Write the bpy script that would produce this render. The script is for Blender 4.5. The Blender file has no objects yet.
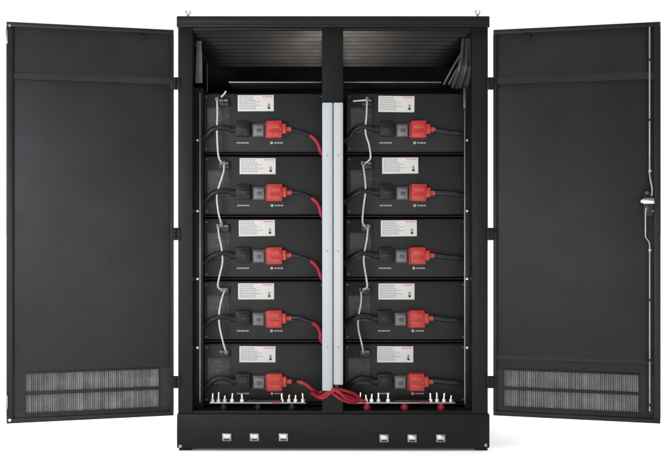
import bpy, bmesh, math, random
from mathutils import Vector, Matrix
random.seed(7)
C = bpy.context.scene.collection
S = bpy.context.scene

# ---------------------------------------------------------------- measures
MM = 0.004            # metres per photo pixel on the cabinet's front plane (Y = 0)
D = 3.6               # camera distance to that plane
CX, HY = 333.5, 222.0 # optical axis in the photograph
ZC = (451 - HY) * MM  # camera height above the floor
def X(px, Y=0.0): return (px - CX) * MM * (D + Y) / D
def Z(py, Y=0.0): return ZC + (HY - py) * MM * (D + Y) / D

# ---------------------------------------------------------------- materials
def mat(name, rgb, rough=0.5, metal=0.0, spec=0.5, var=0.12, scale=9.0, bump=0.0, bscale=400.0, rvar=0.08, coat=0.0):
    m = bpy.data.materials.new(name); m.use_nodes = True
    nt = m.node_tree; b = nt.nodes['Principled BSDF']
    tc = nt.nodes.new('ShaderNodeTexCoord')
    n = nt.nodes.new('ShaderNodeTexNoise'); n.inputs['Scale'].default_value = scale; n.inputs['Detail'].default_value = 6
    n.inputs['Roughness'].default_value = 0.65
    nt.links.new(tc.outputs['Object'], n.inputs['Vector'])
    r = nt.nodes.new('ShaderNodeValToRGB')
    lo = [max(0, c * (1 - var)) for c in rgb] + [1]; hi = [min(1, c * (1 + var)) for c in rgb] + [1]
    r.color_ramp.elements[0].position = 0.3; r.color_ramp.elements[1].position = 0.7
    r.color_ramp.elements[0].color = lo; r.color_ramp.elements[1].color = hi
    nt.links.new(n.outputs['Fac'], r.inputs['Fac']); nt.links.new(r.outputs['Color'], b.inputs['Base Color'])
    mr = nt.nodes.new('ShaderNodeMapRange')
    mr.inputs['To Min'].default_value = max(0.02, rough - rvar); mr.inputs['To Max'].default_value = min(1, rough + rvar)
    n2 = nt.nodes.new('ShaderNodeTexNoise'); n2.inputs['Scale'].default_value = scale * 2.3; n2.inputs['Detail'].default_value = 8
    nt.links.new(tc.outputs['Object'], n2.inputs['Vector'])
    nt.links.new(n2.outputs['Fac'], mr.inputs['Value']); nt.links.new(mr.outputs['Result'], b.inputs['Roughness'])
    b.inputs['Metallic'].default_value = metal
    b.inputs['Specular IOR Level'].default_value = spec
    b.inputs['Coat Weight'].default_value = coat
    if bump > 0:
        n3 = nt.nodes.new('ShaderNodeTexNoise'); n3.inputs['Scale'].default_value = bscale; n3.inputs['Detail'].default_value = 3
        nt.links.new(tc.outputs['Object'], n3.inputs['Vector'])
        bp = nt.nodes.new('ShaderNodeBump'); bp.inputs['Strength'].default_value = bump; bp.inputs['Distance'].default_value = 0.002
        nt.links.new(n3.outputs['Fac'], bp.inputs['Height']); nt.links.new(bp.outputs['Normal'], b.inputs['Normal'])
    return m

M = dict(
    coat=mat('black_powder_coat', (.0052, .0052, .0054), .50, spec=.15, bump=.25, bscale=520, var=.15, scale=5),
    door=mat('grey_black_powder_coat', (.0115, .0115, .0132), .46, spec=.15, bump=.22, bscale=520, var=.16, scale=3.5, rvar=.14),
    lip=mat('door_edge_coat', (.0080, .0080, .0080), .45, spec=.18, bump=.2, var=.15, scale=6),
    inner=mat('inner_black_sheet', (.008, .008, .009), .42, spec=.16, var=.2, scale=5),
    ribbed=mat('dull_ribbed_sheet', (.0085, .0082, .0080), .23, metal=.95, var=.3, scale=5, rvar=.05),
    case=mat('module_black_case', (.0098, .0100, .0104), .5, spec=.18, bump=.3, bscale=600, var=.15, scale=8),
    plastic=mat('black_plastic', (.007, .007, .008), .38, spec=.22, var=.2),
    navy=mat('blue_black_plastic', (.007, .007, .0105), .45, spec=.18, var=.2),
    grey=mat('grey_plastic', (.090, .093, .095), .45, spec=.35, var=.15, scale=30),
    dgrey=mat('dark_grey_plastic', (.038, .039, .041), .45, spec=.35, var=.2, scale=30),
    red=mat('red_plastic', (.285, .022, .017), .40, spec=.28, var=.12, scale=25),
    redc=mat('red_cable_rubber', (.20, .0085, .018), .42, spec=.3, var=.15, scale=30),
    amber=mat('orange_seal', (.27, .035, .020), .45, spec=.3, var=.15, scale=30),
    paper=mat('label_paper', (.41, .405, .39), .55, spec=.25, var=.05, scale=12),
    ink=mat('label_ink', (.20, .20, .21), .6, spec=.1),
    inkd=mat('label_ink_black', (.03, .03, .03), .6, spec=.1),
    inkr=mat('label_ink_red', (.45, .10, .09), .6, spec=.1),
    silk=mat('silkscreen_print', (.26, .26, .27), .6, spec=.1, var=.2, scale=60),
    silkd=mat('faded_silkscreen_print', (.075, .075, .08), .6, spec=.1, var=.35, scale=40),
    stick=mat('dark_sticker', (.017, .017, .019), .5, spec=.25, var=.2, scale=20),
    duct=mat('pale_grey_duct', (.31, .332, .343), .42, spec=.3, var=.03, scale=3),
    cable=mat('pale_cable', (.38, .38, .39), .5, spec=.3, var=.15, scale=40),
    steel=mat('zinc_steel', (.55, .55, .54), .32, metal=1, var=.12, scale=30),
    dull=mat('dull_steel', (.26, .26, .265), .45, metal=1, var=.2, scale=12),
    brass=mat('tinned_brass', (.72, .66, .52), .28, metal=1, var=.15, scale=40),
    galv=mat('galvanised_sheet', (.075, .075, .083), .45, metal=.85, var=.3, scale=14),
    rail=mat('rolled_steel', (.15, .15, .15), .45, metal=1, var=.25, scale=12),
    hose=mat('grey_conduit_plastic', (.040, .040, .046), .45, spec=.3, var=.25, scale=30),
    filt=mat('filter_fleece', (.225, .225, .222), .85, spec=.1, var=.25, scale=16),
    floor=mat('white_studio_floor', (.93, .93, .93), .7, spec=.1, var=.01, scale=1),
)

# ---------------------------------------------------------------- mesh helpers
class MB:
    def __init__(s): s.bm = bmesh.new()
    def box(s, x0, x1, y0, y1, z0, z1, bev=0.0, seg=2, rot=None):
        if x0 > x1: x0, x1 = x1, x0
        if y0 > y1: y0, y1 = y1, y0
        if z0 > z1: z0, z1 = z1, z0
        t = bmesh.new()
        bmesh.ops.create_cube(t, size=1)
        for v in t.verts:
            v.co = Vector(((x0 + x1) / 2 + v.co.x * (x1 - x0), (y0 + y1) / 2 + v.co.y * (y1 - y0), (z0 + z1) / 2 + v.co.z * (z1 - z0)))
        if bev > 0:
            bmesh.ops.bevel(t, geom=t.edges[:], offset=min(bev, .45 * min(x1 - x0, y1 - y0, z1 - z0)), segments=seg, affect='EDGES', profile=.5)
        if rot:
            c, ang, ax = rot
            bmesh.ops.rotate(t, verts=t.verts[:], cent=c, matrix=Matrix.Rotation(ang, 3, ax))
        s._merge(t); return s
    def cyl(s, p0, p1, r, n=14, r1=None, bev=0.0):
        p0, p1 = Vector(p0), Vector(p1); d = p1 - p0
        t = bmesh.new()
        bmesh.ops.create_cone(t, cap_ends=True, segments=n, radius1=r, radius2=r if r1 is None else r1, depth=d.length)
        if bev > 0:
            es = [e for e in t.edges if abs(e.verts[0].co.z - e.verts[1].co.z) < 1e-6]
            bmesh.ops.bevel(t, geom=es, offset=bev, segments=2, affect='EDGES')
        q = d.to_track_quat('Z', 'Y').to_matrix().to_4x4()
        bmesh.ops.transform(t, matrix=Matrix.Translation((p0 + p1) / 2) @ q, verts=t.verts[:])
        s._merge(t); return s
    def prism(s, pts, a0, a1, axis='x'):
        """closed outline pts (two coordinates each) swept along an axis"""
        t = bmesh.new()
        def mk(p, a):
            return {'x': (a, p[0], p[1]), 'y': (p[0], a, p[1]), 'z': (p[0], p[1], a)}[axis]
        A = [t.verts.new(mk(p, a0)) for p in pts]; B = [t.verts.new(mk(p, a1)) for p in pts]
        n = len(pts)
        for i in range(n): t.faces.new((A[i], A[(i + 1) % n], B[(i + 1) % n], B[i]))
        t.faces.new(A[::-1]); t.faces.new(B)
        s._merge(t); return s
    def tube(s, pts, r, n=10, sub=8):
        P = [Vector(p) for p in pts]
        if len(P) > 2 and sub > 1:
            Q = []
            E = [P[0] * 2 - P[1]] + P + [P[-1] * 2 - P[-2]]
            for i in range(1, len(E) - 2):
                for k in range(sub):
                    u = k / sub; a, b, c, d = E[i - 1], E[i], E[i + 1], E[i + 2]
                    Q.append(.5 * ((2 * b) + (c - a) * u + (2 * a - 5 * b + 4 * c - d) * u * u + (3 * b - a - 3 * c + d) * u ** 3))
            Q.append(P[-1]); P = Q
        t = bmesh.new(); rings = []
        nrm = None
        for i, p in enumerate(P):
            tan = (P[min(i + 1, len(P) - 1)] - P[max(i - 1, 0)]).normalized()
            if nrm is None:
                nrm = tan.orthogonal().normalized()
            nrm = (nrm - tan * nrm.dot(tan)).normalized()
            bi = tan.cross(nrm)
            rings.append([t.verts.new(p + (nrm * math.cos(2 * math.pi * k / n) + bi * math.sin(2 * math.pi * k / n)) * r) for k in range(n)])
        for a, b in zip(rings, rings[1:]):
            for k in range(n): t.faces.new((a[k], a[(k + 1) % n], b[(k + 1) % n], b[k]))
        t.faces.new(rings[0][::-1]); t.faces.new(rings[-1])
        s._merge(t); return s
    def _merge(s, t):
        me = bpy.data.meshes.new('tmp'); t.to_mesh(me); t.free(); s.bm.from_mesh(me); bpy.data.meshes.remove(me)
    def build(s, name, m, parent=None, smooth=True, loc=None, rz=0):
        bmesh.ops.recalc_face_normals(s.bm, faces=s.bm.faces[:])
        me = bpy.data.meshes.new(name)
        s.bm.to_mesh(me); s.bm.free()
        me.materials.append(M[m] if isinstance(m, str) else m)
        o = bpy.data.objects.new(name, me); C.objects.link(o)
        if smooth:
            for p in me.polygons: p.use_smooth = True
            me.set_sharp_from_angle(angle=math.radians(35))
        if loc is not None: o.location = loc
        o.rotation_euler.z = rz
        if parent is not None: o.parent = parent
        return o

def tag(o, label=None, cat=None, group=None, kind=None):
    for k, v in (('label', label), ('category', cat), ('group', group), ('kind', kind)):
        if v: o[k] = v
    return o
def empty(name, loc=(0, 0, 0)):
    o = bpy.data.objects.new(name, None); o.empty_display_size = .1; C.objects.link(o); o.location = loc; return o
def kids(o): return [c for c in bpy.data.objects if c.parent == o]
def copy_tree(o, parent=None):
    c = o.copy(); C.objects.link(c)
    if parent is not None: c.parent = parent
    for ch in kids(o): copy_tree(ch, c)
    return c

# ---------------------------------------------------------------- floor
f = MB(); R_ = 60
bmv = [f.bm.verts.new(p) for p in ((-R_, -R_, 0), (R_, -R_, 0), (R_, R_, 0), (-R_, R_, 0))]
f.bm.faces.new(bmv)
tag(f.build('floor', 'floor', smooth=False), kind='structure')

# ---------------------------------------------------------------- the cabinet shell
DEP = 0.80
cab = empty('battery_cabinet')
tag(cab, 'tall black steel cabinet with two wide open doors on a white floor', 'cabinet')
xl, xr = X(178), X(489)
zb = Z(414)                      # top of the plinth face
zt = Z(28)                       # underside of the roof lip
wl, wr = X(192.5), X(472)
# plinth
p = MB(); p.box(X(177), X(489.5), -.004, DEP, .012, zb, .0035)
p.build('plinth', 'coat', cab)
for x0, x1 in ((X(178.5), X(191)), (X(476), X(488))):
    p = MB(); p.box(x0, x1, .01, .06, 0, .0125, .001); p.build('foot', 'coat', cab)
# sill: a folded strip standing on the plinth, its top edge turned in
p = MB(); p.box(wl, wr, .004, .03, zb + .0, Z(411.5), .002)
p.build('sill', 'coat', cab)
p = MB(); p.box(xl + .006, xr - .006, .031, DEP - .006, zb + .0005, zb + .004)
p.build('floor_plate', 'inner', cab, smooth=False)
# stiles
for a, b in ((xl, wl), (wr, xr - .004)):
    p = MB(); p.box(a, b, 0, .022, zb + .0008, zt + .004, .0025)
    q = wl - .008 if a == xl else wr
    p.box(q, q + .008, .0215, .045, zb + .006, zt, .001)
    p.build('stile', 'coat', cab)
# side walls, back wall
for s_, x_ in ((-1, xl + .002), (1, xr - .008)):
    p = MB(); p.box(x_, x_ + .004, .0225, DEP - .004, zb + .001, zt + .01)
    p.build('side_wall', 'inner', cab, smooth=False)
p = MB(); p.box(xl + .007, xr - .0085, DEP - .012, DEP - .006, zb + .005, zt + .01)
p.build('back_wall', 'coat', cab, smooth=False)
# roof with a turned-down front lip
p = MB(); p.box(X(177.5), X(488.8), -.022, DEP + .02, zt + .012, Z(17), .004)
p.box(X(177.5), X(488.8), -.022, -.004, zt + .0, zt + .016, .003)
p.build('roof', 'coat', cab)
# header behind the lip
p = MB(); p.box(wl + .001, wr - .001, .002, .02, Z(30.0), zt + .010, .0015)
p.build('header', 'coat', cab)
# ribbed sloping ceiling sheet of the top compartment
zc0, zc1 = zt - .002, Z(67, DEP * .72)
pts = []; N = 10
for i in range(N):
    for k, (u, h) in enumerate(((0, 0), (.084, .0172), (.10, .0178), (.14, .0178))):
        t_ = (i + u) / N
        pts.append((.024 + t_ * (DEP * .72 - .024), zc0 + (zc1 - zc0) * t_ - h + .006))
pts = pts + [(y, z + .003) for y, z in reversed(pts)]
for a, b in ((xl + .05, X(327)), (X(338), xr - .05)):
    p = MB(); p.prism(pts, a, b, 'x'); p.build('ceiling_sheet', 'ribbed', cab, smooth=False)
# mullion
p = MB(); p.box(X(322), X(343), -.001, .045, zb + .001, zt + .003, .0025)
p.build('mullion', 'coat', cab)
# cable ducts on the mullion: box with snap-on cover
for x0, x1, y1, lab in ((322.3, 332.7, 389, 'longer pale grey duct'), (333.6, 342.9, 383, 'shorter pale grey duct')):
    p = MB(); p.box(X(x0), X(x1), -.030, -.0015, Z(y1), Z(104), .0025)
    p.box(X(x0) + .006, X(x1) - .006, -.0325, -.029, Z(y1) + .002, Z(104) - .002, .001)
    o = p.build('cable_duct', 'duct', cab); o['label'] = lab
    for zz, nm in ((Z(y1), -1), (Z(104), 1)):
        q = MB(); q.box(X(x0) + .0015, X(x1) - .0015, -.0335, -.003, zz + (-.0012 if nm < 0 else -.0045), zz + (.0045 if nm < 0 else .0012), .001)
        q.build('end_cap', 'duct', o)
    for zz in (.42, .80, 1.18):
        q = MB(); q.cyl(((X(x0) + X(x1)) / 2, -.0336, zz), ((X(x0) + X(x1)) / 2, -.0322, zz), .0030, 12); q.build('rivet', 'grey', o)
# rack: uprights, shelf rails, top rail
for px0, px1 in ((193.5, 203.5), (325.5, 343.5), (464.5, 473)):
    p = MB(); p.box(X(px0, .09), X(px1, .09), .075 if px0 != 325.5 else .09, .55, zb + .006, Z(88, .09), .002)
    p.build('rack_upright', 'inner', cab)
# pale edge strips on the outer uprights
for px, ya, yb in ((200.2, 93, 402), (464.6, 110, 404)):
    p = MB(); p.box(X(px - .55, .07), X(px + .55, .07), .060, .0745, Z(yb, .07), Z(ya, .07), .0008)
    p.build('edge_strip', 'dull', cab)
p = MB(); p.box(X(463.2, .066), X(466.0, .066), .058, .0745, Z(109, .07), Z(88, .07), .002)
p.build('edge_bracket', 'galv', cab)
for px in (197.2, 467.3):
    for py in (140, 211, 279, 348):
        p = MB(); x_, z_ = X(px, .06), Z(py, .06)
        p.cyl((x_, .066, z_), (x_, .0755, z_), .0052, 6)
        p.cyl((x_, .062, z_), (x_, .0665, z_), .0036, 10, bev=.0008)
        p.build('rack_bolt', 'steel', cab)
for a, b in ((203, 325), (346, 465)):
    for r in range(5):
        yb = 92.6 + 62.7 * r + 60.6
        p = MB(); p.box(X(a, .12), X(b, .12), .13, .60, Z(yb + 1.0, .12), Z(yb, .12) + .0005, .0005)
        p.build('shelf', 'inner', cab, smooth=False)
for a, b in ((229, 321.5), (343.5, 441)):
    p = MB(); p.box(X(a, .12), X(b, .12), .112, .34, Z(82.9, .12), Z(81.6, .12), .0008)
    p.build('top_rail', 'rail', cab)
# galvanised brackets at the upper corners of the opening
p = MB()
p.prism([(X(195.5, .05), Z(83, .05)), (X(202.5, .05), Z(83, .05)), (X(202.2, .05), Z(60, .05)), (X(201.5, .05), Z(41, .05)), (X(197, .05), Z(41, .05))], .046, .050, 'y')
p.build('corner_bracket', 'galv', cab)
for k, (xa, xm, xb, yb) in enumerate(((464.5, 462, 455.5, 83.5), (466.5, 465, 459.5, 84.5), (468.5, 467.2, 463.5, 84), (470.2, 469.6, 467.4, 84.5), (471.3, 471, 470.4, 83.5))):
    yy = .052 + .012 * (k % 2); m = MB()
    path = [Vector((X(xa, yy), yy + .03, Z(38, yy))), Vector((X(xm, yy), yy + .006, Z(56 + k, yy))), Vector((X((xm + xb) / 2, yy), yy, Z(70, yy))), Vector((X(xb, yy), yy + .09, Z(yb, yy)))]
    m.tube(path, .0072, 12, 8)
    for q in range(26):                                  # corrugation rings
        t_ = q / 26 * 3; n_ = int(t_); f_ = t_ - n_
        A, B = path[n_], path[n_ + 1]
        p_ = A.lerp(B, f_); d_ = (B - A).normalized() * .0016
        m.cyl(p_ - d_, p_ + d_, .0086, 12)
    tag(m.build('conduit', 'hose'), 'grey corrugated conduit in the loose bundle at the upper right inside corner of the cabinet', 'conduit', 'conduits bundled in the upper corner')
for dx in (0, 5):
    p = MB(); p.tube([(X(444 + dx, .12), .13, Z(84, .12)), (X(452 + dx, .10), .11, Z(69, .10)), (X(462 + dx, .07), .09, Z(52, .07))], .0045, sub=5)
    p.build('brace', 'dgrey', cab)
# lifting eyes
for px in (188, 477.5):
    p = MB(); x_ = X(px, .03); z0 = Z(17)
    p.cyl((x_, .03, z0 - .002), (x_, .03, z0 + .008), .010, 16, bev=.001)
    p.cyl((x_, .03, z0 + .007), (x_, .03, z0 + .020), .0055, 12)
    for k in range(16):
        a0, a1 = 2 * math.pi * k / 16, 2 * math.pi * (k + 1) / 16
        p.cyl((x_ + .0085 * math.cos(a0), .03, z0 + .026 + .010 * math.sin(a0)), (x_ + .0085 * math.cos(a1), .03, z0 + .026 + .010 * math.sin(a1)), .0032, 8)
    p.build('lifting_eye', 'steel', cab)
# small bright latch windows in the plinth
for px, py in ((227, 437), (254.5, 437), (283.5, 437), (384, 438), (412, 438), (440.5, 438)):
    x_, z_ = X(px), Z(py)
    w, h = .0185, .0155
    p = MB()
    p.box(x_ - w, x_ + w, -.0085, -.0035, z_ - h, z_ + h, .004)
    o = p.build('latch', 'dull', cab)
    q = MB(); q.box(x_ - w * .72, x_ + w * .72, -.0125, -.008, z_ - h * .30, z_ + h * .72, .0025)
    q.build('latch_tongue', 'steel', o)
    q = MB(); q.box(x_ - w * .6, x_ + w * .6, -.0095, -.0083, z_ - h * .75, z_ - h * .42, .0004)
    q.build('latch_slot', 'plastic', o)
for px, py in ((180.5, 446), (485.5, 445)):
    p = MB(); x_, z_ = X(px), Z(py)
    p.cyl((x_, -.007, z_), (x_, -.003, z_), .0065, 14, bev=.0012); p.build('plinth_bolt', 'dull', cab)

# ---------------------------------------------------------------- doors
ANG = math.radians(13.6)
HX = .6385; DW = .632
dz0, dz1 = Z(415.3), Z(30)
def du(px):
    k = abs(px - CX) * MM / D
    return (k * D - HX) / (math.cos(ANG) + k * math.sin(ANG))
def dz(py, u): return ZC + (HY - py) * MM * (D - u * math.sin(ANG)) / D
def door(sg):
    def bx(m, u0, u1, y0, y1, z0, z1, bev=0.0): m.box(sg * u0, sg * u1, y0, y1, z0, z1, bev)
    H = lambda v0, v1: None
    loc, rz = (sg * HX, -.004, 0), -sg * ANG
    va, vb = (du(158.5), du(26)) if sg < 0 else (du(504), du(638))
    um = (va + vb) / 2
    vz0, vz1 = (dz(410.6, um), dz(371.8, um)) if sg < 0 else (dz(409.8, um), dz(373.0, um))
    # skin: four pieces round the vent opening
    m = MB()
    bx(m, 0, DW, .010, .030, vz1, dz1, .0015)
    bx(m, 0, DW, .010, .030, dz0, vz0, .0015)
    bx(m, 0, va, .0103, .0297, vz0 - .001, vz1 + .001)
    bx(m, vb, DW, .0103, .0297, vz0 - .001, vz1 + .001)
    d = m.build('door', 'door', cab, loc=loc, rz=rz)
    d['label'] = 'door with a latch handle and locking rods' if sg > 0 else 'plain door without a handle'
    # turned edges
    m = MB(); e = .017
    bx(m, 0, DW, .0, .0115, dz1 - e, dz1 + .0006, .002)
    bx(m, 0, DW, .0, .0115, dz0 - .0006, dz0 + e, .002)
    bx(m, -.0006, e * .8, .0004, .0112, dz0 + e, dz1 - e, .0015)
    w2 = e * 1.35 if sg < 0 else .024
    bx(m, DW - w2, DW + .0006, .0004, .0112, dz0 + e, dz1 - e, .0015)
    m.build('edge_flange', 'lip', d)
    # stiffening fold across the top
    z_ = (dz(85, 0) + dz(77, 0)) / 2
    def fold(zc, h, u0, u1, dp):
        m = MB()
        pr = [(.0106, zc - h), (.0106 - dp, zc - h + .003), (.0106 - dp, zc + h - .008), (.0106, zc + h)]
        m.prism(pr, sg * u0, sg * u1, 'x'); return m.build('stiffener', 'door', d, smooth=False)
    fold(z_, .017, .014, DW - .026, .009)
    if sg > 0: fold(dz(360, .3), .010, .014, DW - .028, .006)
    # vent: frame, mid bar, pleated filter
    t_ = .006
    m = MB()
    bx(m, va - t_, vb + t_, .0065, .0098, vz1, vz1 + t_, .001); bx(m, va - t_, vb + t_, .0065, .0098, vz0 - t_, vz0, .001)
    bx(m, va - t_, va, .0067, .0099, vz0, vz1, .001); bx(m, vb, vb + t_, .0067, .0099, vz0, vz1, .001)
    zm = (vz0 + vz1) / 2
    bx(m, va, vb, .008, .020, zm - .0055, zm + .0055, .001)
    fr = m.build('vent_frame', 'lip', d)
    m = MB(); n = 64; top = []
    rnd = random.Random(3 if sg < 0 else 8)
    y = []
    for i in range(n + 1):
        u = va + (vb - va) * i / n
        y.append((u, .0125 + rnd.uniform(-.0007, .0009)))
        if i < n: y.append((u + (vb - va) / n * (.42 + rnd.uniform(-.10, .10)), .0235 + rnd.uniform(-.0025, .0025)))
    for k, (a, b) in enumerate(zip(y, y[1:])):
        vs = [m.bm.verts.new((sg * a[0], a[1], vz0)), m.bm.verts.new((sg * b[0], b[1], vz0)), m.bm.verts.new((sg * b[0], b[1], vz1)), m.bm.verts.new((sg * a[0], a[1], vz1))]
        m.bm.faces.new(vs)
    m.box(sg * va, sg * vb, .0272, .0290, vz0, vz1)
    m.build('filter', 'filt', d, smooth=False)
    # louvres on the outside skin are hidden; small hold-open bracket near the top edge
    uc = du(142) if sg < 0 else du(527)
    m = MB(); zz = dz(34, uc)
    bx(m, uc - .010, uc + .010, .002, .0102, zz - .012, zz - .006, .0008)
    bx(m, uc + .004, uc + .008, -.004, .0102, zz - .014, zz + .004, .0008)
    bx(m, uc - .013, uc - .008, -.002, .0102, zz - .001, zz + .006, .0008)
    m.build('stay_bracket', 'plastic', d)
    if sg < 0:
        m = MB()
        for zz, hh in ((dz(25.5, DW), .010), (dz(420, DW), .008)):
            u0 = DW - .012
            m.cyl((sg * u0, -.005, zz), (sg * u0, .001, zz), .0055, 12, bev=.001)
        m.build('corner_screw', 'steel', d)
        m = MB()
        for zz in (dz(37, DW), dz(402, DW)): bx(m, DW - .005, DW + .0022, -.003, .004, zz - .026, zz + .026, .0012)
        m.build('strike_plate', 'dull', d)
    else:
        # seam strip behind the locking rod
        m = MB(); u1 = du(651.6)
        bx(m, du(646.2), du(647.4), .0045, .0101, dz0 + .03, dz1 - .03, .0008)
        m.build('rod_channel', 'lip', d)
        ur = du(649.3); zl = lambda py: dz(py, ur)
        m = MB()
        m.tube([(ur, .000, zl(27)), (ur, .000, zl(150)), (ur, .000, zl(168)), (ur, -.001, zl(174)), (du(650.3), -.004, zl(181)), (du(651.6), -.006, zl(188)), (du(651.2), -.008, zl(196))], .0036, sub=4)
        m.cyl((ur, -.007, zl(171)), (ur, .006, zl(171)), .0062, 12, bev=.001)
        m.build('locking_rod', 'dull', d)
        m = MB(); ub = du(645.0)
        m.tube([(du(646.2), -.008, zl(208)), (ub, -.006, zl(212)), (ub, -.004, zl(233)), (du(645.3), -.003, zl(237)), (du(647.4), -.001, zl(240)), (du(648.9), .0, zl(243)), (ur, .0, zl(247)), (ur, .0, zl(262)), (ur, .000, zl(411))], .0030, sub=4)
        m.cyl((ur, -.006, zl(250)), (ur, .006, zl(250)), .0055, 12, bev=.001)
        m.build('locking_rod', 'dull', d)
        m = MB()
        for py in (60, 120, 300, 360, 405):
            bx(m, ur - .006, ur + .006, -.0045, .0102, zl(py) - .005, zl(py) + .005, .0015)
        m.build('rod_guide', 'lip', d)
        m = MB()
        bx(m, du(643), du(653), -.006, .0102, zl(216), zl(190), .003)
        m.cyl((du(650), -.014, zl(201.5)), (du(650), -.004, zl(201.5)), .018, 18, bev=.002)
        lk = m.build('lock_body', 'plastic', d)
        m = MB()
        bx(m, du(641.5), du(653.3), -.030, -.018, zl(204.0), zl(198.3), .004)
        m.cyl((du(651), -.02, zl(201.2)), (du(651), -.008, zl(201.2)), .009, 14)
        bx(m, du(639.6), du(642.5), -.028, -.019, zl(203), zl(199.4), .003)
        m.build('handle', 'steel', lk)
        m = MB(); m.cyl((du(646.4), -.012, zl(193)), (du(646.4), -.004, zl(193)), .007, 14, bev=.001)
        m.build('pivot', 'dgrey', lk)
        m = MB(); m.cyl((du(652), -.012, zl(211)), (du(652), -.004, zl(211)), .006, 14, bev=.001)
        m.build('pivot', 'dgrey', lk)
    return d
door(-1); door(1)
# hinges between stile and door
for sg in (-1, 1):
    for py in (83.5, 234, 382):
        z_ = Z(py); h = .025
        p = MB(); p.box(sg * .612, sg * .648, -.0045, -.0008, z_ - h, z_ + h, .001)
        p.cyl((sg * .6335, -.0075, z_ - h * .86), (sg * .6335, -.0075, z_ + h * .86), .0065, 14, bev=.001)
        p.box(sg * .634, sg * .652, -.0095, -.003, z_ - h * .84, z_ + h * .84, .0015)
        p.build('hinge', 'coat', cab)

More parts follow.
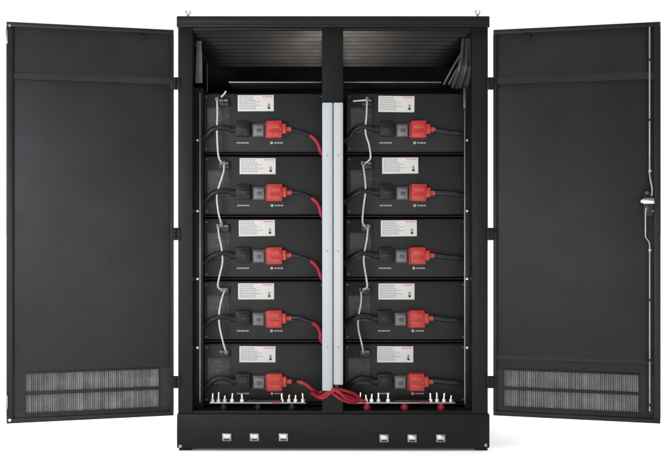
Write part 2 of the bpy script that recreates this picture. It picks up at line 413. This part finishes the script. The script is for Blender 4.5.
# ---------------------------------------------------------------- battery modules
YM = .10
Q = MM * (D + YM) / D
MW, MH = 122 * Q, 58.7 * Q
ROWTOP = [93.0 + 62.7 * r for r in range(5)]
COLX = (203.2, 345.6)
def lx(a): return a * Q               # from the case's left edge
def lz(b): return MH - b * Q          # down from its top edge
def dashes(m, x0, x1, z, h, y0, y1, rnd, gap=.0022, wmin=.004, wmax=.014):
    x = x0
    while x < x1 - .002:
        w = min(rnd.uniform(wmin, wmax), x1 - x)
        m.box(x, x + w, y0, y1, z - h / 2, z + h / 2); x += w + gap
def make_module():
    rt = empty('battery_module')
    m = MB(); m.box(0, MW, .006, .46, 0, MH, .004)
    m.build('case', 'case', rt)
    m = MB()                                             # front plate with folded top and side edges
    m.box(.003, MW - .003, 0, .0062, .004, MH - .004, .002)
    m.build('front_plate', 'case', rt)
    m = MB()
    for a, b in ((3.2, 3.5), (118.5, 3.5), (3.2, 55.5), (118.5, 55.5)):
        m.cyl((lx(a), -.0035, lz(b)), (lx(a), .001, lz(b)), .0042, 12, bev=.0008)
    m.build('screw', 'dgrey', rt)
    # rating plate
    x0, x1, z0, z1 = lx(35.8), lx(71.8), lz(18.2), lz(2.1)
    m = MB(); m.box(x0, x1, -.0014, .0003, z0, z1, .0004)
    pl = m.build('rating_plate', 'paper', rt)
    rnd = random.Random(11)
    m = MB()
    for k in range(8):
        z_ = z1 - .007 - k * .0070
        w = (.060 if k < 2 else rnd.choice((.070, .085, .092)))
        dashes(m, x0 + .006, x0 + .006 + w, z_, .0030, -.0019, -.0013, rnd)
    m.build('print', 'ink', pl, smooth=False)
    m = MB(); m.cyl((x1 - .020, -.0020, z0 + .014), (x1 - .020, -.0013, z0 + .014), .0055, 14)
    m.box(x1 - .0255, x1 - .0145, -.0020, -.0012, z0 + .022, z0 + .0245)
    m.box(x1 - .0225, x1 - .0175, -.0020, -.0012, z0 + .0262, z0 + .031)
    m.build('print', 'inkd', pl, smooth=False)
    m = MB(); dashes(m, x1 - .046, x1 - .008, z1 - .007, .0034, -.0019, -.0013, rnd, wmin=.006, wmax=.012)
    m.build('print', 'inkr', pl, smooth=False)
    # faded specification print at the left
    m = MB(); m.box(lx(4.0), lx(25.5), -.0004, .0003, lz(40.0), lz(14.2), .0001)
    sp = m.build('specification_label', 'stick', rt, smooth=False)
    m = MB()
    for k in range(13):
        z_ = lz(16.2 + k * 1.85)
        a0 = 5.0 if k not in (4, 9) else 6.5
        dashes(m, lx(a0), lx(a0 + rnd.choice((9, 13, 16, 18, 19))), z_, rnd.choice((.0026, .0030, .0034)), -.0007, -.0003, rnd, wmin=.004, wmax=.020, gap=.0018)
    m.build('print', 'silkd', sp, smooth=False)
    # communication ports
    m = MB(); m.box(lx(15.5), lx(26), -.012, .001, lz(13.0), lz(5.2), .0015)
    pt = m.build('communication_port', 'plastic', rt)
    m = MB()
    for a in (16.5, 21.3): m.box(lx(a), lx(a + 3.8), -.0145, -.0115, lz(8.4), lz(6.6), .0006)
    m.build('port_shield', 'grey', pt)
    m = MB()
    for a in range(4): m.cyl((lx(16.7 + a * 2.9), -.003, lz(23.5)), (lx(16.7 + a * 2.9), .001, lz(23.5)), .0030, 10)
    m.build('indicator', 'silkd', rt)
    # black negative connector
    m = MB(); m.box(lx(33), lx(47.2), -.034, .001, lz(43.5), lz(28.5), .005)
    m.box(lx(35), lx(45.2), -.040, -.033, lz(41), lz(31), .003)
    m.cyl((lx(27.5), -.018, lz(37)), (lx(33.5), -.018, lz(37)), .0125, 14, bev=.001)
    bk = m.build('negative_connector', 'navy', rt)
    m = MB(); m.box(lx(37), lx(43.2), -.0425, -.0395, lz(37.6), lz(34.4), .0008)
    m.build('release_button', 'plastic', bk)
    # grey breaker
    m = MB(); m.box(lx(49.8), lx(62), -.022, .001, lz(44.2), lz(31), .003)
    br = m.build('circuit_breaker', 'dgrey', rt)
    m = MB(); m.box(lx(51.0), lx(60.8), -.027, -.021, lz(43), lz(33.0), .002)
    m.build('breaker_face', 'grey', br)
    m = MB(); m.box(lx(54), lx(58), -.034, -.0262, lz(39.5), lz(36.5), .0015)
    m.build('toggle', 'dgrey', br)
    # red positive connector
    m = MB(); m.box(lx(64.4), lx(79.3), -.046, .001, lz(45.4), lz(28.4), .004, 2)
    m.box(lx(78.6), lx(83.4), -.040, -.004, lz(41.5), lz(31.6), .003)
    m.box(lx(65.8), lx(77.5), -.050, -.0455, lz(44), lz(38.2), .0018)
    m.box(lx(65.8), lx(77.5), -.050, -.0455, lz(36.4), lz(30.2), .0018)
    rc = m.build('positive_connector', 'red', rt)
    m = MB(); m.cyl((lx(83.6), -.021, lz(37.0)), (lx(85.8), -.021, lz(37.0)), .0120, 16, bev=.0015)
    m.cyl((lx(85.4), -.021, lz(37.0)), (lx(88.5), -.021, lz(37.0)), .0105, 14, bev=.0015)
    m.build('cable_seal', 'amber', rc)
    m = MB(); m.box(lx(62.6), lx(64.6), -.030, -.001, lz(45), lz(29.5), .0012)
    m.build('mounting_flange', 'redc', rc)
    # small silkscreen marks
    m = MB(); dashes(m, lx(33.5), lx(46.5), lz(49.6), .0052, -.0006, .0003, rnd, wmin=.006, wmax=.012)
    m.build('silkscreen_mark', 'silk', rt, smooth=False)
    m = MB(); m.cyl((lx(68.4), -.0007, lz(49.6)), (lx(68.4), .0003, lz(49.6)), .0058, 16)
    dashes(m, lx(71), lx(80), lz(49.6), .0048, -.0006, .0003, rnd, wmin=.006, wmax=.012)
    m.build('silkscreen_mark', 'silk', rt, smooth=False)
    return rt
ORD = ('top', 'second', 'third', 'fourth', 'bottom')
SIDE = ('left', 'right')
dxl = ((-1.0, 0.2, 0.2, -.8, 0), (-4.2, 0.6, 0.0, -1.8, -3.0))       # rating plates stuck on unevenly
dxm = ((.0, .4, .2, .0, .3), (.6, .6, -.2, -1.2, -1.4))
proto = make_module()
for c in range(2):
    for r in range(5):
        o = proto if (c, r) == (0, 0) else copy_tree(proto)
        o.location = (X(COLX[c] + dxm[c][r], YM), YM, Z(ROWTOP[r] + 58.9, YM))
        for ch in kids(o):
            if ch.name.startswith('rating_plate'): ch.location.x = dxl[c][r] * Q; ch.rotation_euler.y = math.radians(random.uniform(-.7, .7))
        for ch in kids(o):
            for nm, cx_, cz_ in (('negative_connector', 40, 36), ('positive_connector', 72, 37), ('circuit_breaker', 56, 38)):
                if ch.name.startswith(nm):
                    a = math.radians(random.uniform(-2.4, 2.4)) * (.3 if nm == 'circuit_breaker' else 1)
                    pv = Vector((lx(cx_), 0, lz(cz_)))
                    ch.rotation_euler.y = a; ch.location = pv - Matrix.Rotation(a, 3, 'Y') @ pv
        where = {0: 'topmost black battery module', 4: 'lowest black battery module, just above a busbar,'}.get(r, ORD[r] + ' black battery module from the top')
        tag(o, f'{where} in the {SIDE[c]} stack of the cabinet', 'battery', 'battery modules stacked in the cabinet')

# ---------------------------------------------------------------- cables
def P(px, py, Y): return (X(px, Y), Y, Z(py, Y))
def wj(rnd, pts): return pts
# pale communication cables linking each module to the next one down
comm = {
 (0, 0): [(217, 99), (217.4, 112), (217, 130), (217.6, 148), (219, 158), (222, 163)],
 (0, 1): [(224, 163), (223.5, 172), (219, 186), (216.8, 197), (218.5, 213), (221.5, 224)],
 (0, 2): [(218, 226), (219, 236), (221.5, 248), (222.5, 262), (219, 278), (218, 287), (222.5, 290)],
 (0, 3): [(225, 290), (222, 298), (219.2, 312), (219.5, 326), (223, 342), (226, 352)],
 (1, 0): [(367, 99), (366.5, 114), (365.5, 132), (369, 145), (370.3, 158), (364, 164)],
 (1, 1): [(362.5, 163), (364.5, 175), (365.5, 190), (363.5, 207), (362.5, 222), (366, 227)],
 (1, 2): [(368, 226), (367, 238), (364.5, 252), (363.8, 262), (366.5, 280), (367, 287), (362, 290)],
 (1, 3): [(361, 290), (361, 302), (358.2, 318), (358.5, 330), (362, 345), (363, 352)],
}
for (c, r), pts in comm.items():
    ys = [-.012] + [-.026 - .010 * math.sin(math.pi * i / (len(pts) - 1)) for i in range(1, len(pts) - 1)] + [-.012]
    W = [P(x, y, YM + d_) for (x, y), d_ in zip(pts, ys)]
    m = MB(); m.tube(W, .0036, 10, 8)
    o = m.build('communication_cable', 'cable')
    tag(o, f'pale thin cable from the {ORD[r]} module to the {ORD[r+1]} one in the {SIDE[c]} stack', 'cable', 'communication cables between modules')
    for p_, s_ in ((W[0], 1), (W[-1], -1)):
        k = MB(); k.box(p_[0] - .007, p_[0] + .007, p_[1] - .007, p_[1] + .007, p_[2] - .008, p_[2] + .008, .002)
        k.build('plug', 'grey', o)
# a loose pale stub at the top port of each column
for c, pts in ((0, [(221, 97), (224, 94), (226, 91)]), (1, [(366, 100), (360, 100.5), (353, 101)])):
    m = MB(); m.tube([P(x, y, YM - .02) for x, y in pts], .0034, 10, 5)
    tag(m.build('cable_stub', 'cable'), f'short pale cable end at the topmost module of the {SIDE[c]} stack', 'cable')
# black negative leads coming from the uprights
for c in range(2):
    for r in range(5):
        t0, x0 = ROWTOP[r], COLX[c] + dxm[c][r]
        j = random.uniform(-1.5, 1.5)
        k = random.uniform(-1.2, 1.5)
        pts = [(x0 - 2.5, t0 + 47.5 + j, -.004), (x0 + 2.5, t0 + 43 + j, -.022), (x0 + 9, t0 + 37.2 + k, -.036), (x0 + 16, t0 + 34.8 + k, -.036), (x0 + 23, t0 + 35.2 + k * .5, -.028), (x0 + 30, t0 + 37, -.018)]
        m = MB(); m.tube([P(a, b, YM + y) for a, b, y in pts], .0108, 12, 8)
        tag(m.build('negative_cable', 'plastic'), f'thick black lead at the outer left of the {ORD[r]} module in the {SIDE[c]} stack', 'cable', 'black negative leads')
# positive leads: black, with a red sleeve where they run in behind the ducts (left stack)
for r in range(5):
    t0, x0 = ROWTOP[r], COLX[0] + dxm[0][r]
    a = P(x0 + 88.5, t0 + 37, YM - .021)
    if r < 4:
        j = (0, 1, 0, 3)[r]
        pts = [a, P(x0 + 95, t0 + 37.6 + (.6, -.4, .9, -.8)[r], YM - .028), P(x0 + 102, t0 + 39.8 + (.5, -.7, .8, -.6)[r], YM - .030), P(x0 + 109, t0 + 43, YM - .028)]
        sl = [P(x0 + 107 + j, t0 + 42, YM - .028), P(x0 + 112 + j, t0 + 46.5, YM - .026), P(x0 + 115.5 + j * .6, t0 + 52, YM - .022), P(x0 + 117.5, t0 + 58, YM - .02), P(x0 + 121, t0 + 63, YM - .01)]
        if r == 3: pts[-1] = P(x0 + 110.5, t0 + 42, YM - .028); sl[0] = P(x0 + 109.5, t0 + 41.6, YM - .028)
    else:
        pts = [a, P(x0 + 92, t0 + 37.5, YM - .03), P(x0 + 96, t0 + 38.5, YM - .045)]
        sl = [P(x0 + 94, t0 + 38, YM - .04), P(x0 + 101, t0 + 40, YM - .05), P(x0 + 108, t0 + 45, YM - .05), P(x0 + 115, t0 + 49, YM - .04), P(x0 + 121, t0 + 47.5, YM - .04), P(x0 + 127, t0 + 45, YM - .045)]
    m = MB(); m.tube(pts, .0080, 10, 6)
    o = m.build('positive_cable', 'plastic')
    tag(o, f'lead with a red sleeve, plugged into the {ORD[r]} module of the left stack', 'cable', 'positive leads')
    m = MB(); m.tube(sl, .0090 if r < 4 else .0085, 12, 8); m.build('red_sleeve', 'redc', o)
for r in range(5):
    t0, x0 = ROWTOP[r], COLX[1] + dxm[1][r]
    j = random.uniform(-1, 1.5)
    pts = [P(x0 + 88.5, t0 + 37, YM - .021), P(x0 + 95, t0 + 37.6 + j * .6, YM - .026), P(x0 + 104, t0 + 38.3 + j * 1.3, YM - .026), P(x0 + 113, t0 + 39 + j, YM - .024), P(x0 + 120, t0 + 41 + j, YM - .012)]
    m = MB(); m.tube(pts, .0098, 12, 6)
    tag(m.build('positive_cable', 'plastic'), f'black lead plugged into the red connector of the {ORD[r]} module, right stack', 'cable', 'positive leads')
# thick red cables at the foot of the mullion
reds = (
 ('red cable bending out right below the shorter duct, uppermost of the bundle', [(332, 384, .05), (335, 387.5, -.012), (340, 389.5, -.020), (347, 391.5, -.006), (354, 394, .02), (360, 399, .045)]),
 ('red cable through the middle of the bundle under the shorter duct', [(333, 386, .05), (336, 391, -.016), (342, 394.5, -.022), (348, 396.5, .0), (355, 399, .03), (366, 402, .05)]),
 ('red cable lying lowest beside the foot of the mullion', [(328, 390, -.010), (333, 393.5, -.022), (340, 398.5, -.022), (347, 401.5, .0), (356, 403, .03)]),
 ('short red cable crossing under the longer duct', [(316, 397, .03), (322, 395.8, -.008), (328, 392, -.024), (333.5, 389.4, -.026), (338, 391, -.014), (343, 395, -.008), (350, 396.5, .02)]),
 ('red cable looping across the foot of the mullion', [(312, 393, .045), (319, 397.5, .0), (325, 397, -.016), (330, 393, -.030), (335, 390.5, -.032), (340, 393, -.032), (347, 399, -.008), (358, 401, .035)]),
)
for lab, pts in reds:
    m = MB(); m.tube([P(*p_) for p_ in pts], .0072, 12, 8)
    tag(m.build('red_cable', 'redc'), lab, 'cable')
k = MB(); k.box(X(334.8), X(338.6), -.028, -.0015, Z(387.5), Z(383.4), .002)
k.cyl((X(336.6), -.032, Z(385.4)), (X(336.6), -.027, Z(385.4)), .004, 10)
k.build('cable_clip', 'plastic', cab)

# ---------------------------------------------------------------- busbars
YB = .055
def busbar(x0, x1, studs, right):
    rt = empty('busbar', (X((x0 + x1) / 2, YB), YB, zb + .004))
    tag(rt, 'busbar on three red insulators in the bottom right of the cabinet' if right else 'busbar with no red insulators in the bottom left of the cabinet', 'busbar', 'busbars at the cabinet bottom')
    ox, oz = rt.location.x, rt.location.z
    zz = Z(402.6, YB) - oz
    def rx(px): return X(px, YB) - ox
    m = MB(); m.box(rx(x0), rx(x1), -.012, .014, zz - .0022, zz + .0032, .001)
    m.build('bar', 'dull', rt)
    m = MB(); m.box(rx(x0 + 38), rx(x0 + 71), -.0125, .0125, zz + .0033, zz + .0125, .002)
    m.build('cover', 'plastic', rt)
    m = MB(); m.box(rx(x0 + 62), rx(x0 + 72), -.0145, -.0120, zz + .001, zz + .0075, .0008)
    m.build('red_tape', 'redc', rt)
    rnd = random.Random(5 + right)
    for s_ in studs:
        h = rnd.uniform(.028, .044); x_ = rx(s_)
        m = MB()
        m.cyl((x_, 0, zz + .0034), (x_, 0, zz + .0060), .0095, 16)
        m.cyl((x_, 0, zz + .0058), (x_, 0, zz + .0145), .0080, 6, bev=.0008)
        m.cyl((x_, 0, zz + .0140), (x_ + rnd.uniform(-.002, .002), 0, zz + h), .0040, 10, bev=.0008)
        b_ = m.build('bolt', 'brass' if rnd.random() < .75 else 'steel', rt)
    for s_ in (367, 404.5, 441) if right else (224, 258, 292):
        x_ = rx(s_)
        m = MB()
        h_ = zz - .0025
        m.cyl((x_, -.002, .0004), (x_, -.002, h_ * .35), .0150, 18, bev=.002)
        m.cyl((x_, -.002, h_ * .33), (x_, -.002, h_ * .68), .0165, 18, bev=.002)
        m.cyl((x_, -.002, h_ * .66), (x_, -.002, h_), .0120, 18, bev=.002)
        m.build('insulator', 'redc' if right else 'plastic', rt)
busbar(210, 306, (212.5, 218.5, 224.8, 232, 242, 282, 289, 295.5, 303), 0)
busbar(357, 455, (360, 366, 371.5, 378.5, 388, 430.5, 437, 444, 451), 1)

# ---------------------------------------------------------------- light
w = bpy.data.worlds.new('World'); S.world = w; w.use_nodes = True
nt = w.node_tree; bg = nt.nodes['Background']
# a white studio: bright cyclorama behind and beside, dimmer room on the photographer's side
tc = nt.nodes.new('ShaderNodeTexCoord'); sx = nt.nodes.new('ShaderNodeSeparateXYZ')
nt.links.new(tc.outputs['Generated'], sx.inputs[0])
def ramp(sock, a, b, c, d):
    r = nt.nodes.new('ShaderNodeMapRange'); r.interpolation_type = 'SMOOTHSTEP'
    for k, v in zip(('From Min', 'From Max', 'To Min', 'To Max'), (a, b, c, d)): r.inputs[k].default_value = v
    nt.links.new(sock, r.inputs['Value']); return r.outputs['Result']
front = ramp(sx.outputs['Y'], -.55, .35, .08, 1.38)
top = ramp(sx.outputs['Z'], .64, .92, 0.0, 4.9)       # overhead glow added to the world to whiten the floor
ad = nt.nodes.new('ShaderNodeMath'); ad.operation = 'ADD'
nt.links.new(front, ad.inputs[0]); nt.links.new(top, ad.inputs[1])
nt.links.new(ad.outputs[0], bg.inputs['Strength'])
bg.inputs['Color'].default_value = (1, 1, 1, 1)
def area(name, loc, target, size, power, col=(1, 1, 1), sy=None):
    l = bpy.data.lights.new(name, 'AREA'); l.energy = power; l.color = col; l.size = size
    if sy: l.shape = 'RECTANGLE'; l.size_y = sy
    o = bpy.data.objects.new(name, l); C.objects.link(o); o.location = loc
    o.rotation_euler = (Vector(target) - Vector(loc)).to_track_quat('-Z', 'Y').to_euler()
    return o
area('side_softbox', (-2.1, -2.3, 1.25), (-.7, 0, .9), 1.2, 92, (.955, .945, 1.0), 1.4)
area('ceiling_glint_fill', (0, -3.75, .50), (0, .25, 1.66), .50, 50, (1, .94, .88), .40)  # unseen lamp added to put a warm glint on the ceiling sheet

# ---------------------------------------------------------------- camera
cam = bpy.data.cameras.new('camera'); co = bpy.data.objects.new('camera', cam); C.objects.link(co)
cam.sensor_width = 36; cam.lens = 36 * D / (669 * MM)
co.location = (X(334.5), -D, ZC); co.rotation_euler = (math.radians(90), 0, 0)
co.location.x = 0.0
cam.shift_x = (334.5 - CX) / 669
cam.shift_y = -(237 - HY) / 669
cam.clip_end = 400; cam.clip_start = .05
S.camera = co
S.view_settings.view_transform = 'Standard'; S.view_settings.look = 'None'
S.view_settings.exposure = -.38; S.view_settings.gamma = 1
S.render.engine = 'CYCLES'
